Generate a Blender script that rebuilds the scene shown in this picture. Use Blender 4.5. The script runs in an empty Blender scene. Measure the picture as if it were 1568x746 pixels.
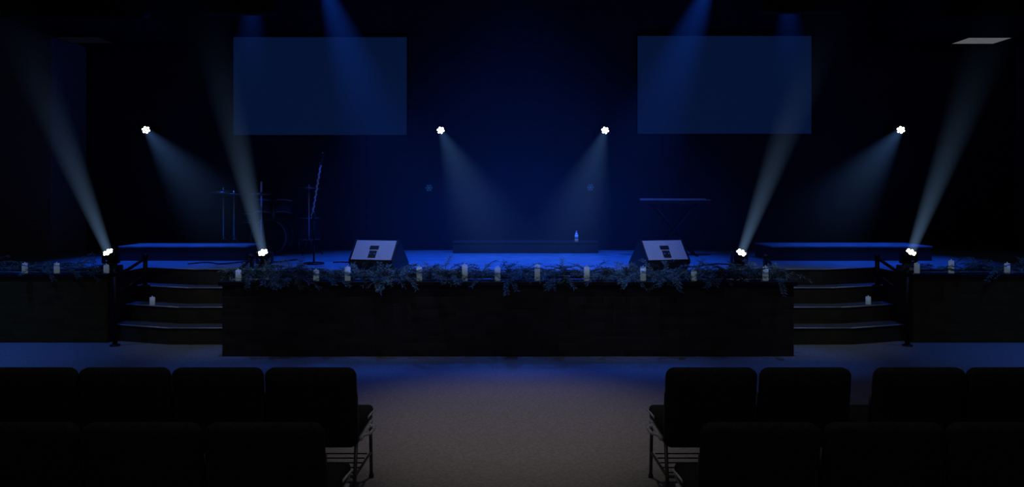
import bpy, bmesh, math, random
from mathutils import Vector, Matrix, Euler
random.seed(7)
sc = bpy.context.scene
try:
    sc.view_settings.view_transform = 'Standard'
except Exception: pass

# ------------------------------------------------------------ materials
def mat(name, col, rough=0.6, metal=0.0, var=0.15, scale=8.0, bump=0.0, emit=None, es=0.0, spec=0.5, trans=0.0):
    m = bpy.data.materials.new(name); m.use_nodes = True
    nt = m.node_tree; b = nt.nodes['Principled BSDF']
    tc = nt.nodes.new('ShaderNodeTexCoord'); n = nt.nodes.new('ShaderNodeTexNoise')
    n.inputs['Scale'].default_value = scale; n.inputs['Detail'].default_value = 3
    nt.links.new(tc.outputs['Object'], n.inputs['Vector'])
    r = nt.nodes.new('ShaderNodeValToRGB')
    r.color_ramp.elements[0].position = 0.3; r.color_ramp.elements[1].position = 0.7
    r.color_ramp.elements[0].color = [c*(1-var) for c in col]+[1]
    r.color_ramp.elements[1].color = [min(1, c*(1+var)) for c in col]+[1]
    nt.links.new(n.outputs['Fac'], r.inputs['Fac']); nt.links.new(r.outputs['Color'], b.inputs['Base Color'])
    b.inputs['Roughness'].default_value = rough; b.inputs['Metallic'].default_value = metal
    b.inputs['Specular IOR Level'].default_value = spec
    b.inputs['Transmission Weight'].default_value = trans
    if bump:
        bp = nt.nodes.new('ShaderNodeBump'); bp.inputs['Strength'].default_value = bump; bp.inputs['Distance'].default_value = 0.01
        nt.links.new(n.outputs['Fac'], bp.inputs['Height']); nt.links.new(bp.outputs['Normal'], b.inputs['Normal'])
    if emit:
        b.inputs['Emission Color'].default_value = (*emit, 1); b.inputs['Emission Strength'].default_value = es
    return m

def brick_mat(name, c1, c2, mortar):
    m = bpy.data.materials.new(name); m.use_nodes = True
    nt = m.node_tree; b = nt.nodes['Principled BSDF']
    tc = nt.nodes.new('ShaderNodeTexCoord'); mp = nt.nodes.new('ShaderNodeMapping')
    mp.inputs['Rotation'].default_value = (math.radians(90), 0, 0)
    br = nt.nodes.new('ShaderNodeTexBrick')
    br.inputs['Scale'].default_value = 1.0; br.inputs['Brick Width'].default_value = 0.21
    br.inputs['Row Height'].default_value = 0.075; br.inputs['Mortar Size'].default_value = 0.005; br.inputs['Mortar Smooth'].default_value = 0.6
    br.inputs['Color1'].default_value = (*c1, 1); br.inputs['Color2'].default_value = (*c2, 1); br.inputs['Mortar'].default_value = (*mortar, 1)
    nt.links.new(tc.outputs['Object'], mp.inputs['Vector']); nt.links.new(mp.outputs['Vector'], br.inputs['Vector'])
    nt.links.new(br.outputs['Color'], b.inputs['Base Color'])
    bp = nt.nodes.new('ShaderNodeBump'); bp.inputs['Strength'].default_value = 0.4; bp.inputs['Distance'].default_value = 0.008
    inv = nt.nodes.new('ShaderNodeMath'); inv.operation = 'SUBTRACT'; inv.inputs[0].default_value = 1
    nt.links.new(br.outputs['Fac'], inv.inputs[1]); nt.links.new(inv.outputs[0], bp.inputs['Height'])
    nt.links.new(bp.outputs['Normal'], b.inputs['Normal'])
    b.inputs['Roughness'].default_value = 0.85; b.inputs['Specular IOR Level'].default_value = 0.2
    return m

def emis(name, col, s):
    m = bpy.data.materials.new(name); m.use_nodes = True
    nt = m.node_tree; nt.nodes.clear()
    o = nt.nodes.new('ShaderNodeOutputMaterial'); e = nt.nodes.new('ShaderNodeEmission')
    e.inputs[0].default_value = (*col, 1); e.inputs[1].default_value = s
    nt.links.new(e.outputs[0], o.inputs[0]); return m

M_carpet = mat('carpet', (0.215, 0.20, 0.195), 0.95, var=0.18, scale=45, bump=0.5, spec=0.1)
M_wallb  = mat('black_painted_wall', (0.028, 0.031, 0.042), 0.9, var=0.12, scale=1.5, spec=0.1)
M_wall   = mat('dark_wall_paint', (0.05, 0.05, 0.055), 0.9, var=0.2, scale=3, bump=0.1, spec=0.1)
M_panel  = mat('textured_wall_fabric', (0.16, 0.16, 0.17), 0.95, var=0.25, scale=30, bump=0.3, spec=0.1)
M_ceil   = mat('black_ceiling', (0.02, 0.02, 0.022), 0.95, spec=0.05)
M_stage  = mat('stage_floor_vinyl', (0.22, 0.26, 0.31), 0.38, var=0.25, scale=5, bump=0.08)
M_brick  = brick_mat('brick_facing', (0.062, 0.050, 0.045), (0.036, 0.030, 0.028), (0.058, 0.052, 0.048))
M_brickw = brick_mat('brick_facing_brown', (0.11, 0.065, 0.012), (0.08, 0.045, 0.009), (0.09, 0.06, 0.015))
M_step   = mat('step_carpet', (0.07, 0.07, 0.075), 0.85, var=0.2, scale=40, bump=0.3)
M_fascia = mat('step_fascia_wood', (0.038, 0.028, 0.012), 0.8, var=0.3, scale=6)
M_riserf = mat('riser_skirt', (0.02, 0.02, 0.022), 0.8)
M_edge   = mat('step_nosing', (0.45, 0.45, 0.52), 0.5, metal=0.2)
M_black  = mat('black_plastic', (0.012, 0.012, 0.013), 0.45)
M_blackm = mat('black_metal', (0.015, 0.015, 0.017), 0.4, metal=0.5)
M_dark   = mat('matte_black_hardware', (0.006, 0.006, 0.007), 0.7, spec=0.2)
M_chrome = mat('chrome', (0.7, 0.7, 0.72), 0.35, metal=0.8)
M_dchrome= mat('shaded_chrome', (0.30, 0.30, 0.33), 0.45, metal=0.8)  # darker chrome copy; shade on the unlit drum hardware is in the colour
M_screen = mat('projection_screen', (0.06, 0.06, 0.07), 0.9, var=0.02, scale=2, emit=(0.04, 0.2, 1.0), es=0.026, spec=0.05)  # emission stands in for the projector's dim blue light on the screen
M_frame  = mat('screen_border', (0.01, 0.01, 0.012), 0.9, spec=0.1)
M_fabric = mat('chair_fabric', (0.030, 0.028, 0.029), 0.95, var=0.3, scale=60, bump=0.4, spec=0.15)
M_chairf = mat('chair_frame_metal', (0.12, 0.115, 0.11), 0.45, metal=0.6)
M_seatlip= mat('chair_seat_shell', (0.30, 0.29, 0.28), 0.5)
M_litedge= mat('lit_edge_bracket', (0.75, 0.74, 0.73), 0.45)  # pale bracket added to imitate the lit seat edge beside the aisle
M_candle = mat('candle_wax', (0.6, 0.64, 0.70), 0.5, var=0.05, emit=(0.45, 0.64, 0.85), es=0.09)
M_flame  = emis('candle_flame_led', (0.8, 0.85, 1.0), 0.25)
M_needle = mat('evergreen_needles', (0.15, 0.23, 0.18), 0.6, var=0.65, scale=9)
M_stem   = mat('evergreen_stems', (0.08, 0.05, 0.03), 0.8)
M_mon    = mat('monitor_back_panel', (0.55, 0.53, 0.52), 0.6, var=0.05, scale=20)
M_lens   = emis('lamp_lens', (1.0, 0.97, 0.92), 7.0)
M_lensb  = emis('blue_lamp_lens', (0.05, 0.2, 1.0), 3.0)
M_tile   = mat('ceiling_light_diffuser', (0.6, 0.6, 0.6), 0.7, emit=(0.8, 0.8, 0.78), es=0.11)
M_tile2  = mat('ceiling_light_diffuser_dim', (0.05, 0.05, 0.05), 0.7, emit=(0.8, 0.8, 0.78), es=0.002)
M_tealfl = mat('snowflake_glitter', (0.1, 0.3, 0.33), 0.4, var=0.2, emit=(0.1, 0.5, 0.6), es=0.03)  # emission makes the ornament glow, though it is no lamp
M_plastic= mat('clear_bottle_plastic', (0.6, 0.75, 0.9), 0.15, var=0.05, emit=(0.3, 0.5, 0.9), es=0.08)  # blue emission brightens the bottle in place of light on it
M_drum   = mat('drum_shell_lacquer', (0.02, 0.02, 0.024), 0.5, spec=0.4)
M_head   = mat('drum_head', (0.008, 0.008, 0.009), 1.0, spec=0.0)
M_brass  = mat('cymbal_brass', (0.25, 0.23, 0.20), 0.4, metal=0.9)
M_keys   = mat('piano_keys', (0.5, 0.5, 0.5), 0.4)
M_cable  = mat('cable_rubber', (0.03, 0.03, 0.035), 0.4)
M_glintwrap= mat('cable_glint_white', (0.9, 0.9, 0.92), 0.35)  # near-white colour gives the wrapped cable its painted glints

# ------------------------------------------------------------ mesh builder
class MB:
    def __init__(s): s.v=[]; s.f=[]; s.mi=[]; s.sm=[]; s.mats=[]
    def idx(s, m):
        if m not in s.mats: s.mats.append(m)
        return s.mats.index(m)
    def add_bm(s, bm, m, M=None, smooth=False):
        i0=len(s.v); bm.verts.index_update()
        for v in bm.verts: s.v.append(tuple(M@v.co if M else v.co))
        k=s.idx(m)
        for f in bm.faces:
            s.f.append([i0+v.index for v in f.verts]); s.mi.append(k); s.sm.append(smooth)
        bm.free()
    def box(s, c, d, m, rot=(0,0,0), bevel=0.0, seg=2, smooth=False):
        bm=bmesh.new(); bmesh.ops.create_cube(bm,size=1)
        for v in bm.verts: v.co=Vector((v.co.x*d[0],v.co.y*d[1],v.co.z*d[2]))
        if bevel: bmesh.ops.bevel(bm,geom=bm.edges[:],offset=bevel,segments=seg,affect='EDGES',profile=0.5)
        s.add_bm(bm,m,Matrix.Translation(c)@Euler(rot).to_matrix().to_4x4(),smooth)
    def cyl(s, p0, p1, r, m, r2=None, n=14, smooth=True):
        p0=Vector(p0);p1=Vector(p1);d=p1-p0
        bm=bmesh.new(); bmesh.ops.create_cone(bm,cap_ends=True,segments=n,radius1=r,radius2=r if r2 is None else r2,depth=d.length)
        q=Vector((0,0,1)).rotation_difference(d.normalized())
        s.add_bm(bm,m,Matrix.Translation((p0+p1)/2)@q.to_matrix().to_4x4(),smooth)
    def sph(s, c, r, m, sc_=(1,1,1), n=14):
        bm=bmesh.new(); bmesh.ops.create_uvsphere(bm,u_segments=n,v_segments=n//2+1,radius=r)
        s.add_bm(bm,m,Matrix.Translation(c)@Matrix.Diagonal((*sc_,1)),True)
    def tube(s, pts, r, m, n=8):
        for a,b in zip(pts[:-1],pts[1:]): s.cyl(a,b,r,m,n=n)
        for p in pts[1:-1]: s.sph(p,r,m,n=8)
    def prism(s, poly, z0, z1, m, mside=None):
        i0=len(s.v); n=len(poly)
        for x,y in poly: s.v.append((x,y,z0))
        for x,y in poly: s.v.append((x,y,z1))
        k=s.idx(m); ks=s.idx(mside or m)
        s.f.append([i0+n+i for i in range(n)]); s.mi.append(k); s.sm.append(False)
        s.f.append([i0+n-1-i for i in range(n)]); s.mi.append(k); s.sm.append(False)
        for i in range(n):
            j=(i+1)%n; s.f.append([i0+i,i0+j,i0+n+j,i0+n+i]); s.mi.append(ks); s.sm.append(False)
    def profx(s, prof, x0, x1, m, M=None):
        bm=bmesh.new()
        a=[bm.verts.new((x0,y,z)) for y,z in prof]; b=[bm.verts.new((x1,y,z)) for y,z in prof]
        n=len(prof); bm.faces.new(a); bm.faces.new(b[::-1])
        for i in range(n): bm.faces.new([a[i],b[i],b[(i+1)%n],a[(i+1)%n]])
        bmesh.ops.recalc_face_normals(bm,faces=bm.faces[:])
        s.add_bm(bm,m,M)
    def mesh(s,name):
        me=bpy.data.meshes.new(name); me.from_pydata(s.v,[],s.f)
        for m in s.mats: me.materials.append(m)
        me.polygons.foreach_set('material_index',s.mi); me.polygons.foreach_set('use_smooth',s.sm)
        me.update(); return me
    def obj(s,name,loc=(0,0,0),rot=(0,0,0),parent=None):
        return place(name,s.mesh(name),loc,rot,parent)
def place(name, me, loc=(0,0,0), rot=(0,0,0), parent=None):
    o=bpy.data.objects.new(name,me); sc.collection.objects.link(o)
    o.location=loc; o.rotation_euler=rot
    if parent: o.parent=parent
    return o

# ------------------------------------------------------------ room shell
ST=0.84
def simple(name,c,d,m):
    b=MB(); b.box((0,0,0),d,m); return b.obj(name,c)
simple('floor',(0,5.6,-0.05),(21.4,15.8,0.1),M_carpet)
simple('wall_back',(0,13.3,2.8),(21.4,0.2,5.6),M_wallb)
simple('wall_left',(-10.6,5.6,2.8),(0.2,15.6,5.6),M_wall)
simple('wall_right',(10.6,5.6,2.8),(0.2,15.6,5.6),M_wall)
simple('wall_rear',(0,-2.2,2.8),(21.4,0.2,5.6),M_wall)
simple('ceiling',(0,5.6,5.65),(21.4,15.8,0.1),M_ceil)
simple('wall_left_return',(-9.05,12.7,(ST+4.86)/2+0.002),(2.9,1.0,4.86-ST),M_panel)
simple('wall_right_return',(9.75,12.7,(ST+4.86)/2+0.002),(1.5,1.0,4.86-ST),M_wall)
simple('ceiling_soffit_left',(-6.5,12.1,4.46+0.57),(2.2,2.2,1.14),M_ceil)
simple('ceiling_soffit_right',(7.7,12.1,4.46+0.57),(2.6,2.2,1.14),M_ceil)
simple('ceiling_header_left',(-3.86,10.4,4.37+0.615),(1.05,0.12,1.23),M_ceil)
simple('ceiling_header_right',(4.06,10.4,4.39+0.605),(1.15,0.12,1.21),M_ceil)

# stage platform
b=MB()
poly=[(-3.29,8.4),(3.20,8.4),(3.20,9.89),(4.15,9.89),(4.97,10.14),(4.97,9.2),(10.49,9.2),(10.49,13.19),(-10.49,13.19),(-10.49,9.2),(-5.02,9.2),(-5.02,10.14),(-4.2,9.89),(-3.29,9.89)]
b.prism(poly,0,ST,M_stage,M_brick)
b.box((-0.045,8.44,ST-0.01),(6.56,0.16,0.05),M_black,bevel=0.008)
b.box((-7.75,9.24,ST-0.01),(5.46,0.16,0.05),M_black,bevel=0.008)
b.box((7.72,9.24,ST-0.01),(5.5,0.16,0.05),M_black,bevel=0.008)
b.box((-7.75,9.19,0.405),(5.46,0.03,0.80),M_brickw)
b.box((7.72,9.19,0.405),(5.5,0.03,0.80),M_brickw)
for pts in ([(-3.31,9.885),(-4.2,9.885),(-5.0,10.135)],[(3.22,9.885),(4.15,9.885),(4.95,10.135)]):
    b.tube([(x,y,ST-0.004) for x,y in pts],0.010,M_edge)
b.obj('stage_platform')
def stairs(side):
    b=MB()
    xi,xm,xo=(3.22,4.15,4.94) if side>0 else (-3.31,-4.2,-4.99)
    for k in range(3):
        y=9.05+0.28*k; z=0.21*(k+1)
        front=[(xi,y),(xm,y),(xo,y+0.25)]; back=[(xo,10.1),(xm,9.87),(xi,9.87)]
        p=front+back
        if side<0: p=p[::-1]
        b.prism(p,z-0.21,z,M_step,M_fascia)
        for (x0,y0),(x1,y1) in zip(front[:-1],front[1:]):
            b.cyl((x0,y0-0.004,z-0.006),(x1,y1-0.004,z-0.006),0.009,M_edge,n=8)
    b.obj('stage_stairs')
stairs(-1); stairs(1)
def railing(x):
    b=MB()
    b.cyl((0,8.98,0),(0,8.98,0.86),0.028,M_blackm); b.cyl((0,9.72,0.63),(0,9.72,1.0),0.028,M_blackm)
    b.cyl((0,8.98,0),(0,8.98,0.015),0.06,M_blackm)
    b.cyl((0,9.72,0.63),(0,9.72,0.645),0.06,M_blackm)
    for dz in (0.0,-0.22):
        b.tube([(0,8.98,0.86+dz),(0,9.3,0.9+dz),(0,9.72,1.0+dz)],0.02,M_blackm)
    b.sph((0,8.98,0.88),0.04,M_blackm); b.sph((0,9.72,1.02),0.04,M_blackm)
    b.obj('stair_railing',(x,0,0))
for x in (-4.82,-3.42,3.33,4.80): railing(x)

def riser(x0,x1,y0,y1,h=0.2,mt=None):
    b=MB(); b.box(((x0+x1)/2,(y0+y1)/2,ST+h/2),(x1-x0,y1-y0,h),M_riserf)
    b.box(((x0+x1)/2,(y0+y1)/2,ST+h+0.01),(x1-x0+0.02,y1-y0+0.02,0.02),mt or M_stage,bevel=0.004)
    b.obj('stage_riser')
riser(-5.9,-4.0,11.1,11.75); riser(3.91,6.3,11.1,11.9); riser(-1.0,1.46,12.5,13.05,0.17,M_riserf)

def screen(x0,x1,z0,z1):
    b=MB(); w=x1-x0;h=z1-z0
    b.box((0,0,0),(w,0.04,h),M_screen)
    for s_ in(-1,1):
        b.box((s_*(w/2+0.008),0,0),(0.016,0.05,h+0.03),M_frame); b.box((0,0,s_*(h/2+0.008)),(w,0.05,0.016),M_frame)
    b.obj('projection_screen',((x0+x1)/2,13.16,(z0+z1)/2))
screen(-4.95,-1.87,2.89,4.63); screen(2.23,5.32,2.91,4.65)

for x,y,m in ((7.93,12.5,M_tile),(-7.2,12.45,M_tile2)):
    b=MB(); b.box((0,0,0.0),(0.72,0.50,0.02),m)
    for s_ in(-1,1):
        b.box((s_*0.37,0,0),(0.02,0.54,0.030),M_frame); b.box((0,s_*0.26,0),(0.76,0.02,0.030),M_frame)
    b.obj('ceiling_light_panel',(x,y,4.443))

# ------------------------------------------------------------ haze beams: self-glowing cones that imitate lit haze
def beam_mat(name, col, A, L, r0, r1, p=2.0, fp=1.6, pp=1.3, rise=0):
    m=bpy.data.materials.new(name); m.use_nodes=True; nt=m.node_tree; nt.nodes.clear()
    N=nt.nodes.new; lk=nt.links.new
    def math_(op,a,b=None,clamp=False):
        n=N('ShaderNodeMath'); n.operation=op; n.use_clamp=clamp
        for i,v in enumerate((a,b)):
            if v is None: continue
            if isinstance(v,(int,float)): n.inputs[i].default_value=v
            else: lk(v,n.inputs[i])
        return n.outputs[0]
    out=N('ShaderNodeOutputMaterial'); em=N('ShaderNodeEmission'); tc=N('ShaderNodeTexCoord'); sp=N('ShaderNodeSeparateXYZ')
    lk(tc.outputs['Object'],sp.inputs[0]); x,y,z=sp.outputs
    R=math_('ADD',math_('MULTIPLY',z,(r1-r0)/L),r0)
    rr=math_('ADD',math_('MULTIPLY',x,x),math_('MULTIPLY',y,y))
    rho2=math_('DIVIDE',rr,math_('MULTIPLY',R,R))
    prof=math_('POWER',math_('SUBTRACT',1.0,rho2,True),pp)
    t=math_('DIVIDE',z,L)
    fade=math_('POWER',math_('SUBTRACT',1.0,t,True),fp)
    if rise: fade=math_('MULTIPLY',fade,math_('POWER',t,float(rise)))
    q=math_('POWER',math_('DIVIDE',r0,R),p)
    S=math_('MULTIPLY',math_('MULTIPLY',prof,fade),math_('MULTIPLY',q,A))
    em.inputs[0].default_value=(*col,1); lk(S,em.inputs[1]); lk(em.outputs[0],out.inputs['Volume'])
    return m
def beam(parent, loc, direction, L, r0, half, col, A, p=2.0, power=0, blend=0.6, fp=1.6, pp=1.3, rise=0, scl=(1,1)):
    d=Vector(direction).normalized(); r1=r0+L*math.tan(math.radians(half))
    bm=bmesh.new(); bmesh.ops.create_cone(bm,cap_ends=True,segments=32,radius1=r0,radius2=r1,depth=L)
    for v in bm.verts: v.co.z+=L/2
    me=bpy.data.meshes.new('haze_beam'); bm.to_mesh(me); bm.free()
    me.materials.append(beam_mat('haze_beam',col,A,L,r0,r1,p,fp,pp,rise))
    o=bpy.data.objects.new('haze_beam',me); sc.collection.objects.link(o)
    q=Vector((0,0,1)).rotation_difference(d)
    o.matrix_world=Matrix.Translation(Vector(loc)+d*0.02)@Matrix.Diagonal((scl[0],scl[1],1,1))@q.to_matrix().to_4x4()
    bpy.context.view_layer.update()
    if parent:
        o.parent=parent; o.matrix_parent_inverse=parent.matrix_world.inverted()
    if power:
        spot(parent,Vector(loc)+d*0.05,d,power,half*2.2,col,blend)
def spot(parent,loc,d,power,ang,col,blend=0.6,r=0.04):
    L=bpy.data.lights.new('lamp','SPOT'); L.energy=power; L.color=col; L.spot_size=math.radians(ang); L.spot_blend=blend; L.shadow_soft_size=r
    o=bpy.data.objects.new('lamp',L); sc.collection.objects.link(o)
    q=Vector((0,0,-1)).rotation_difference(Vector(d).normalized())
    o.matrix_world=Matrix.Translation(loc)@q.to_matrix().to_4x4()
    bpy.context.view_layer.update()
    if parent: o.parent=parent; o.matrix_parent_inverse=parent.matrix_world.inverted()
    return o

def lamp_head(b, c, d, r, ln, lensm, led=True):
    c=Vector(c); d=Vector(d).normalized()
    f=c+d*ln*0.5; k=c-d*ln*0.5
    b.cyl(k,f,r*0.72,M_black,r2=r,n=20); b.cyl(k-d*0.02,k,r*0.5,M_black,r2=r*0.72,n=20)
    b.cyl(f-d*0.01,f+d*0.012,r*1.06,M_blackm,n=20)
    u=d.orthogonal().normalized(); w=d.cross(u)
    l=f+d*0.014
    if led:
        pts=[Vector((0,0,0))]+[u*math.cos(a)*r*0.62+w*math.sin(a)*r*0.62 for a in [i*math.pi/3 for i in range(6)]]
        for p in pts: b.sph(l+p,r*0.25,lensm,n=10)
    else: b.sph(l,r*0.85,lensm,n=14)
    return l

def moving_head(x,y,z0,direction,hz,A):
    b=MB()
    b.box((0,0,0.045),(0.22,0.20,0.09),M_black,bevel=0.015)
    b.box((0,-0.101,0.05),(0.08,0.006,0.035),M_mon,bevel=0.002)
    b.cyl((0,0,0.09),(0,0,0.115),0.07,M_blackm)
    b.box((0,0,0.125),(0.20,0.07,0.025),M_black,bevel=0.006)
    for s_ in(-1,1): b.box((s_*0.095,0,0.195),(0.022,0.07,0.15),M_black,bevel=0.008)
    c=(0,0,hz-0.04)
    l=lamp_head(b,c,(direction[0],direction[1]-0.35,direction[2]*0.9),0.072,0.12,M_lens)
    b.sph(c,0.07,M_black)
    o=b.obj('moving_head_light',(x,y,z0)); bpy.context.view_layer.update()
    beam(o,Vector((x,y,z0))+l,direction,3.4,0.06,4.8,(0.32,0.57,1.0),A,1.8,power=5,fp=2.0,pp=1.0)
    return o
moving_head(-3.16,9.45,ST,(-.11,-.35,1),0.24,1.75)
moving_head(2.90,9.45,ST,(.25,-.35,1),0.24,1.75)
moving_head(-5.15,9.50,ST,(-.23,-.3,1),0.24,1.65)
moving_head(5.09,9.50,ST,(.2,-.3,1),0.24,1.65)

def wall_lamp(x,z,direction,A,half,p):
    b=MB(); d=Vector(direction).normalized()
    b.box((0,0.44,0.0),(0.12,0.03,0.16),M_blackm,bevel=0.005)
    b.tube([(0,0.43,0.0),(0,0.12,0.02)],0.018,M_blackm)
    b.tube([(-0.09,0,0),(-0.09,0.12,0.02),(0.09,0.12,0.02),(0.09,0,0)],0.012,M_blackm)
    dd=Vector((direction[0]*0.5,-1.0,direction[2]*0.5))
    l=lamp_head(b,(0,0,0),dd,0.075,0.14,M_lens)
    o=b.obj('stage_spotlight',(x,12.74,z)); bpy.context.view_layer.update()
    beam(o,Vector((x,12.74,z))+l,direction,4.0,0.06,half,(0.17,0.40,1.0),A,p,power=25,fp=1.3,pp=1.3)
wall_lamp(-6.31,2.97,(1.1,-.9,-.85),0.72,13,1.25)
wall_lamp(-1.24,2.97,(.50,-.6,-1.0),0.74,18,1.1)
wall_lamp(1.61,2.97,(-.40,-.6,-1.0),0.74,18,1.1)
wall_lamp(6.7,2.97,(-1.1,-.9,-.85),0.72,13,1.25)

BL=(0.010,0.11,1.0)
def par_can(x,y,z,direction,A,power,half,L,sp=70,p=1.4,ss=0.12,fp=1.6,rise=0,scl=(1,1),col=None):
    b=MB(); 
    b.cyl((0,0,0.12),(0,0,5.6-z),0.015,M_blackm)
    b.tube([(-0.12,0,0),(-0.12,0,0.12),(0.12,0,0.12),(0.12,0,0)],0.01,M_blackm)
    l=lamp_head(b,(0,0,0),direction,0.10,0.2,M_lensb)
    o=b.obj('par_can_light',(x,y,z)); bpy.context.view_layer.update()
    w=Vector((x,y,z))+l
    if A: beam(o,w,direction,L,0.09,half,(0.013,0.12,1.0),A,p,fp=fp,rise=rise,scl=scl)
    if power: spot(o,w+Vector(direction).normalized()*0.14,direction,power,sp,col or BL,1.0,ss)
par_can(-2.85,11.0,5.12,(.35,.0,-1),1.2,520,14,4.2,80,1.45)
par_can(3.0,11.0,5.12,(-.40,.0,-1),1.2,520,14,4.2,80,1.45)
par_can(-3.85,11.0,5.0,(-.05,.05,-1),0.6,0,14,1.7,70)
par_can(4.1,11.0,5.0,(.05,.05,-1),0.6,0,14,1.7,70)
par_can(-0.9,11.0,5.3,(.12,.04,-1),0,420,27,5.0,85)
par_can(1.3,11.0,5.3,(-.12,.04,-1),0,420,27,5.0,85)
par_can(0.1,11.6,5.4,(0,.0,-1),0.068,0,32,4.55,85,0.0,fp=0.8,rise=1.1,scl=(1.8,0.55))  # added unseen can without a lamp; its cone only paints central blue haze
par_can(-5.3,10.6,5.3,(.03,.12,-1),0.0,850,16,3.0,50)
par_can(5.5,10.6,5.3,(-.03,.12,-1),0.0,850,16,3.0,50)
par_can(-0.1,9.9,5.3,(0,.0,-1),0.0,480,16,3.0,95)
FB=(0.05,0.19,1.0)
par_can(-6.6,7.9,5.3,(.0,.0,-1),0.0,520,16,3.0,62,col=FB)
par_can(6.6,7.9,5.3,(.0,.0,-1),0.0,380,16,3.0,62,col=FB)
for x in (-3.2,-1.6,0.0,1.6,3.2):  # unseen row of cans, added to shape the narrow blue floor band
    par_can(x,8.2,5.3,(.0,.0,-1),0.0,230,16,3.0,23,col=FB,ss=0.05)

for x in (-3.6,-1.2,1.2,3.6):  # unseen cans added to brighten the monitor panels and garland
    b=MB(); b.cyl((0,0,0.05),(0,0,0.19),0.015,M_blackm); l=lamp_head(b,(0,0,0),(0,.5,-1),0.09,0.18,M_tile2)
    o=b.obj('front_fill_can',(x,6.9,5.4)); bpy.context.view_layer.update()
    spot(o,Vector((x,6.9,5.4))+l+Vector((0,.06,-.1)),(0,.50,-1),140,33,(0.55,0.74,1.0),1.0,0.1)

b=MB(); b.cyl((0,0,-0.06),(0,0,0),0.13,M_black,n=24); b.cyl((0,0,-0.065),(0,0,-0.06),0.10,M_tile2,n=24)
o=b.obj('ceiling_downlight',(0,6.0,5.6)); bpy.context.view_layer.update()
spot(o,Vector((0,6.0,5.5)),(0,0,-1),250,40,(1.0,0.90,0.84),1.0,0.1)

# ------------------------------------------------------------ garland
CX=[-3.13,-2.24,-1.88,-1.06,-.54,-.165,.29,.855,1.50,2.08,2.90,-6.1,-5.7,-6.55,5.07,5.50,6.2]
def garland(name, x0,x1,y,z,n,droop=0.09):
    b=MB(); ks=b.idx(M_needle)
    for i in range(n):
        x=random.uniform(x0,x1); yy=y+random.uniform(-0.09,0.22)
        a=random.uniform(-math.pi,math.pi); 
        up=random.uniform(-0.1,0.85); ln=random.uniform(0.14,0.30)
        if random.random()<droop*(1.0+0.95*math.sin(x*4.1)): up=random.uniform(-0.4,0.1); a=random.uniform(-2.8,-0.3); yy=y-0.1
        near=min(abs(x-c) for c in CX)<0.08
        if near and yy<y+0.06: continue
        d=Vector((math.cos(a)*1.4,math.sin(a)*0.6,up)).normalized()
        p=Vector((x,yy,z+random.uniform(0.01,0.08))); pts=[p.copy()]
        seg=5
        for k in range(seg):
            p=p+d*ln/seg; d=(d+Vector((0,0,-0.16))).normalized()
            if p.y>y-0.09: p.z=max(p.z,z+0.005)
            pts.append(p.copy())
        for k in range(seg): b.cyl(pts[k],pts[k+1],0.003,M_stem,n=4)
        for k in range(18):
            t=k/17*(seg-0.01); q=pts[int(t)].lerp(pts[int(t)+1],t-int(t)); dd=(pts[int(t)+1]-pts[int(t)]).normalized()
            sd=dd.cross(Vector((random.uniform(-.5,.5),random.uniform(-.5,.5),1))).normalized()
            for s_ in(-1,1):
                e=q+(dd*0.8+sd*s_+Vector((0,0,random.uniform(-.3,.5)))).normalized()*random.uniform(0.035,0.065)
                wv=dd*0.0045
                i0=len(b.v); m_=q.lerp(e,0.5)+Vector((0,0,.003))
                b.v+= [tuple(q),tuple(m_+wv),tuple(e),tuple(m_-wv)]
                b.f.append([i0,i0+1,i0+2,i0+3]); b.mi.append(ks); b.sm.append(False)
    b.tube([(x0,y+0.03,z+0.02)]+[(x0+(x1-x0)*k/24,y+0.03+random.uniform(-.03,.03),z+0.025) for k in range(1,24)]+[(x1,y+0.03,z+0.02)],0.014,M_stem,n=6)
    return b.obj(name)
garland('evergreen_garland',-3.2,3.1,8.5,ST+0.02,1000)
garland('evergreen_garland',-10.1,-5.15,9.3,ST+0.02,260)
garland('evergreen_garland',5.1,10.1,9.3,ST+0.02,260)

def candle_mesh(h):
    b=MB(); r=0.032
    b.cyl((0,0,0),(0,0,h-0.008),r,M_candle,n=20); b.cyl((0,0,h-0.008),(0,0,h),r,M_candle,r2=r*0.85,n=20)
    b.cyl((0,0,h),(0,0,h+0.008),0.002,M_black,n=6); b.sph((0,0,h+0.010),0.004,M_flame,(1,1,1.6),n=8)
    return b.mesh('candle')
cm=[candle_mesh(h) for h in (0.12,0.155,0.18)]
for x,k in zip(CX,(0,0,1,1,2,1,2,1,1,0,1,0,0,0,0,1,0)):
    place('candle',cm[k],(x,8.46 if abs(x)<4 else 9.26,ST+0.016))
b0=candle_mesh(0.10)
for x,y,z in ((-5.08,9.26,ST+0.016),(-4.62,9.5,0.42),(4.6,9.55,0.42)): place('candle',b0,(x,y,z))

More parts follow.
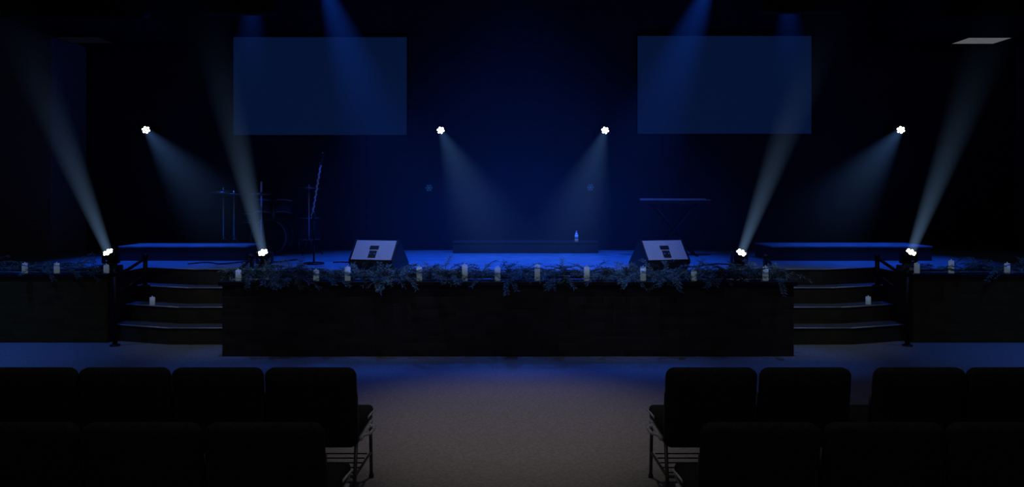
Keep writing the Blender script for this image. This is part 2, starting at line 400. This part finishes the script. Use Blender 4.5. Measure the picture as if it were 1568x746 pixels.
# ------------------------------------------------------------ floor monitors
def wedge(x,y,rz):
    b=MB(); w=0.56
    prof=[(0.24,0.0),(-0.10,0.0),(-0.24,0.16),(-0.23,0.19),(-0.04,0.415),(0.0,0.42),(0.29,0.12),(0.29,0.02)]
    b.profx(prof,-w/2,w/2,M_black)
    a=Vector((0,-0.23,0.19)); c=Vector((0,-0.04,0.415)); d=(c-a); n=Vector((0,-d.z,d.y)).normalized(); ang=math.atan2(d.z,d.y)
    mid=(a+c)/2+n*0.006
    b.box(mid,(w-0.03,d.length,0.012),M_mon,rot=(ang,0,0),bevel=0.003)
    b.box(mid+n*0.007+d*0.12,(0.12,d.length*0.20,0.006),M_black,rot=(ang,0,0),bevel=0.002)
    b.box(mid+n*0.007-d*0.22,(0.10,d.length*0.36,0.006),M_black,rot=(ang,0,0),bevel=0.002)
    for k in (-0.03,0.03): b.cyl(mid+n*0.009-d*0.22+Vector((k,0,0)),mid+n*0.016-d*0.22+Vector((k,0,0)),0.009,M_dchrome,n=10)
    for s_ in(-1,1):
        b.profx([(0.25,0.0),(-0.11,0.0),(-0.255,0.16),(-0.245,0.195),(-0.05,0.43),(0.0,0.433),(0.305,0.125),(0.305,0.0)],s_*w/2-0.008,s_*w/2+0.008,M_black)
    b.box((0,0.15,0.275),(w-0.03,0.38,0.008),M_blackm,rot=(-math.atan2(0.30,0.29),0,0))
    b.obj('stage_monitor_speaker',(x,y,ST+0.001),(0,0,rz))
wedge(-1.68,9.30,math.radians(-13)); wedge(1.86,9.30,math.radians(15))

# mic stand
b=MB()
b.cyl((0,0,0),(0,0,0.02),0.15,M_blackm,r2=0.14,n=28); b.cyl((0,0,0.02),(0,0,0.68),0.013,M_blackm)
b.cyl((0,0,0.64),(0,0,0.74),0.02,M_black)
b.cyl((-0.03,0,0.66),(0.115,-0.03,1.47),0.011,M_chrome)
b.sph((-0.0,0,0.70),0.03,M_black)
b.cyl((0.105,-0.028,1.42),(0.125,-0.035,1.50),0.018,M_black); 
b.cyl((0.115,-0.03,1.46),(0.14,-0.06,1.55),0.014,M_black,r2=0.02); b.sph((0.145,-0.066,1.565),0.028,M_blackm)
pts=[]
for k in range(90):
    t=k/89; c=Vector((-0.03,0,0.66)).lerp(Vector((0.115,-0.03,1.47)),t); pts.append(c+Vector((math.cos(t*62)*0.014,math.sin(t*62)*0.014,0)))
b.tube(pts,0.006,M_glintwrap,n=6)
b.obj('microphone_stand',(-2.84,10.6,ST+0.001))

# ------------------------------------------------------------ drum kit
b=MB()
def drum(c,r,h,ax=(0,0,1)):
    c=Vector(c);ax=Vector(ax).normalized()
    b.cyl(c-ax*h/2,c+ax*h/2,r,M_drum,n=28); b.cyl(c+ax*h/2,c+ax*(h/2+.006),r*0.96,M_head,n=28); b.cyl(c-ax*(h/2+.006),c-ax*h/2,r*0.96,M_head,n=28)
    for s_ in(-1,1): b.cyl(c+ax*(s_*h/2-.012),c+ax*(s_*h/2+.012),r*1.03,M_dchrome,n=28)
    for s_ in(-1,1): b.cyl(c+ax*(s_*(h/2+.010)),c+ax*(s_*(h/2+.0135)),r*1.0,M_head,n=28)
drum((0,0,0.30),0.28,0.4,(0,1,0)); drum((-0.17,0.05,0.78),0.14,0.2,(0,.25,1)); drum((0.17,0.05,0.78),0.14,0.2,(0,.25,1))
drum((0.5,0.3,0.42),0.2,0.36); drum((-0.42,0.3,0.6),0.17,0.14)
for x,y in((.38,.2),(.62,.2),(.5,.5)): b.cyl((x,y,0),(x,y,.4),0.01,M_dchrome,n=8)
b.cyl((0,0.05,.55),(0,.05,.8),0.015,M_dchrome)
def cym(x,y,z,r,tilt=0.15,mm=None):
    b.cyl((x,y,0.25),(x,y,z+0.06),0.011,mm or M_dchrome,n=8)
    for a in (0.3,2.4,4.5): b.cyl((x,y,0.3),(x+math.cos(a)*.22,y+math.sin(a)*.22,0.0),0.008,M_blackm,n=6)
    bm=bmesh.new(); bmesh.ops.create_cone(bm,cap_ends=True,segments=28,radius1=r,radius2=0.03,depth=0.03)
    b.add_bm(bm,M_brass,Matrix.Translation((x,y,z))@Euler((tilt,0,0)).to_matrix().to_4x4(),True)
cym(-0.85,0.1,1.05,0.2,mm=M_chrome); cym(-0.6,-0.1,1.0,0.22,-.1,M_chrome); cym(-0.05,-0.4,1.02,0.20,mm=M_chrome); cym(0.6,0.0,1.1,0.23,-.1,M_chrome)
b.cyl((-0.05,-0.4,0.8),(-0.05,-0.4,1.2),0.015,M_glintwrap,n=8)  # white sleeve paints a bright glint on the cymbal stand
b.cyl((0,0.75,0),(0,0.75,0.45),0.02,M_dchrome); b.cyl((0,.75,.45),(0,.75,.52),0.16,M_black,n=20); b.cyl((0,.75,0),(0,.75,.02),0.18,M_blackm)
b.obj('drum_kit',(-3.95,12.2,ST+0.001))

# keyboard
b=MB()
b.box((0,0,0.88),(1.16,0.30,0.07),M_black,bevel=0.008); b.box((0,0.08,0.92),(1.06,0.13,0.012),M_keys)
b.box((0,-0.148,0.905),(1.14,0.012,0.010),M_chrome)  # bright strip imitates the thin lit edge of the keyboard
for s_ in(-1,1):
    b.cyl((-0.35*s_,-0.12,0.0),(0.35*s_,-0.12,0.84),0.013,M_dark); b.cyl((-0.35*s_,0.12,0.0),(0.35*s_,0.12,0.84),0.013,M_dark)
    b.cyl((s_*0.35,-0.18,0.015),(s_*0.35,0.18,0.015),0.013,M_dark); b.cyl((s_*0.35,-0.15,0.84),(s_*0.35,0.15,0.84),0.013,M_dark)
b.obj('electric_keyboard',(2.62,12.0,ST+0.001))

b=MB(); b.cyl((0,0,0),(0,0,.115),.031,M_plastic); b.cyl((0,0,.115),(0,0,.15),.031,M_plastic,r2=.013); b.cyl((0,0,.15),(0,0,.165),.013,M_plastic); b.cyl((0,0,.165),(0,0,.185),.015,M_keys)
b.cyl((0,0,.05),(0,0,.09),.0318,M_keys)
b.obj('water_bottle',(1.10,12.62,ST+.19))

for x,z in((-1.48,1.95),(1.40,1.96)):
    b=MB()
    for k in range(3):
        a=k*math.pi/3; b.box((0,0,0),(0.13,0.008,0.010),M_tealfl,rot=(0,a,0))
    for k in range(6):
        a=k*math.pi/3; c=Vector((math.cos(a),0,math.sin(a)))
        for s_ in(-1,1):
            a2=a+s_*0.9; b.cyl(c*0.035,c*0.035+Vector((math.cos(a2),0,math.sin(a2)))*0.028,0.004,M_tealfl,n=6)
    b.obj('snowflake_decoration',(x,13.19,z))

b=MB()
def cable(pts):
    b.tube([Vector((x,y,0.012)) for x,y in pts],0.010,M_cable,n=6)
cable([(-4.6+0.05*k,10.5+0.18*math.sin(k*0.5)+0.02*k) for k in range(28)])
cable([(-2.6+0.06*k,10.75-0.02*k+0.08*math.sin(k*.6)) for k in range(22)])
cable([(1.9+0.06*k,9.9+0.03*k+0.1*math.sin(k*.5)) for k in range(24)])
b.obj('stage_cables',(0,0,ST))

# ------------------------------------------------------------ chairs
def chair_mesh(aisle_side=0):
    b=MB(); w=0.525; h=0.48; t=0.065; rc=0.05
    def outline(ins):
        pts=[]; hw=w/2-ins; hh=h/2-ins; r=max(rc-ins*0.5,0.01)
        for cx,cz,a0 in ((hw-r,hh-r,0),(-(hw-r),hh-r,90),(-(hw-r),-(hh-r),180),(hw-r,-(hh-r),270)):
            for k in range(7):
                a=math.radians(a0+k*15); pts.append((cx+r*math.cos(a),cz+r*math.sin(a)))
        return pts
    rings=[(0.10,-t/2-0.012),(0.022,-t/2-0.004),(0.006,-t/2+0.008),(0.0,-t/2+0.02),(0.0,t/2-0.02),(0.006,t/2-0.008),(0.03,t/2),(0.12,t/2+0.01)]
    bm=bmesh.new(); vs=[]
    for ins,y in rings:
        vs.append([bm.verts.new((x,y-0.22*z*0.6-0.03*(1-math.cos(x/w*2.2)),z)) for x,z in outline(ins)])
    n=len(vs[0])
    for a,c in zip(vs[:-1],vs[1:]):
        for i in range(n): bm.faces.new([a[i],a[(i+1)%n],c[(i+1)%n],c[i]])
    bm.faces.new(vs[0][::-1]); bm.faces.new(vs[-1])
    bmesh.ops.recalc_face_normals(bm,faces=bm.faces[:])
    b.add_bm(bm,M_fabric,Matrix.Translation((0,0.03,0.60)),True)
    b.box((0,0.30,0.435),(w,0.50,0.075),M_fabric,bevel=0.03,seg=4,smooth=True)
    b.box((0,0.30,0.392),(w-0.01,0.48,0.022),M_seatlip,bevel=0.006)
    for s_ in(-1,1):
        x=s_*(w/2-0.012)
        b.tube([(x,-0.03,0.0),(x,0.05,0.38),(x,0.07,0.5),(x,0.04,0.68)],0.011,M_chairf)
        b.tube([(x,0.52,0.0),(x,0.49,0.37),(x,0.05,0.385)],0.011,M_chairf)
        b.cyl((x,0.01,0.2),(x,0.505,0.17),0.008,M_chairf)
        b.cyl((x,-0.03,0),(x,-0.03,0.02),0.016,M_black); b.cyl((x,0.52,0),(x,0.52,0.02),0.016,M_black)
    b.cyl((-w/2+.012,0.01,0.2),(w/2-.012,0.01,0.2),0.009,M_chairf)
    b.cyl((-w/2+.012,0.49,0.36),(w/2-.012,0.49,0.36),0.010,M_chairf)
    for k in range(5): b.cyl((-w/2+.02,0.10+0.08*k,0.19),(w/2-.02,0.10+0.08*k,0.19),0.004,M_dark,n=6)
    if aisle_side:
        x=aisle_side*w/2
        b.tube([(x,0.12,0.40),(x+aisle_side*0.05,0.16,0.405),(x+aisle_side*0.06,0.22,0.41),(x+aisle_side*0.05,0.29,0.405),(x,0.32,0.40)],0.010,M_litedge)
        b.tube([(x-aisle_side*0.01,0.34,0.43),(x+aisle_side*0.018,0.36,0.465),(x+aisle_side*0.03,0.42,0.47),(x+aisle_side*0.018,0.48,0.45)],0.006,M_litedge)
        b.box((x+aisle_side*0.008,0.25,0.395),(0.02,0.34,0.022),M_litedge,bevel=0.005)
    return b.mesh('stacking_chair')
CM=chair_mesh(); CR=chair_mesh(1); CL=chair_mesh(-1)
for i,x in enumerate((-1.167,-1.705,-2.243,-2.781,-3.319,-3.857, 1.155,1.70,2.36,2.90,3.44,3.98)): place('stacking_chair',CR if i==0 else CL if i==6 else CM,(x,4.30,0))
for i,x in enumerate((-1.09,-1.63,-2.17,-2.71, 1.095,1.637,2.18,2.72)): place('stacking_chair',CR if i==0 else CL if i==4 else CM,(x,3.27,0))

def area(name,loc,rot,size,p,col):
    L=bpy.data.lights.new(name,'AREA'); L.shape='RECTANGLE'; L.size=size[0]; L.size_y=size[1]; L.energy=p; L.color=col
    o=bpy.data.objects.new(name,L); sc.collection.objects.link(o); o.location=loc; o.rotation_euler=rot
area('chair_fill_light',(0,-1.9,3.6),(math.radians(80),0,0),(8,1),8,(1.0,0.9,0.85))  # added fill behind the camera, brightens the chair backs
area('chair_fill_light',(0,3.6,5.5),(0,0,0),(7,0.5),15,(0.88,0.9,1.0))  # added overhead fill that picks out the chair tops

w=bpy.data.worlds.new('world'); sc.world=w; w.use_nodes=True
w.node_tree.nodes['Background'].inputs[0].default_value=(0.001,0.002,0.006,1)

# ------------------------------------------------------------ camera
cd=bpy.data.cameras.new('camera'); cam=bpy.data.objects.new('camera',cd); sc.collection.objects.link(cam)
cam.location=(0,0,1.85); cam.rotation_euler=(math.radians(90),0,0)
cd.sensor_width=36; cd.lens=26; cd.shift_y=-0.0488; cd.clip_end=100
sc.camera=cam
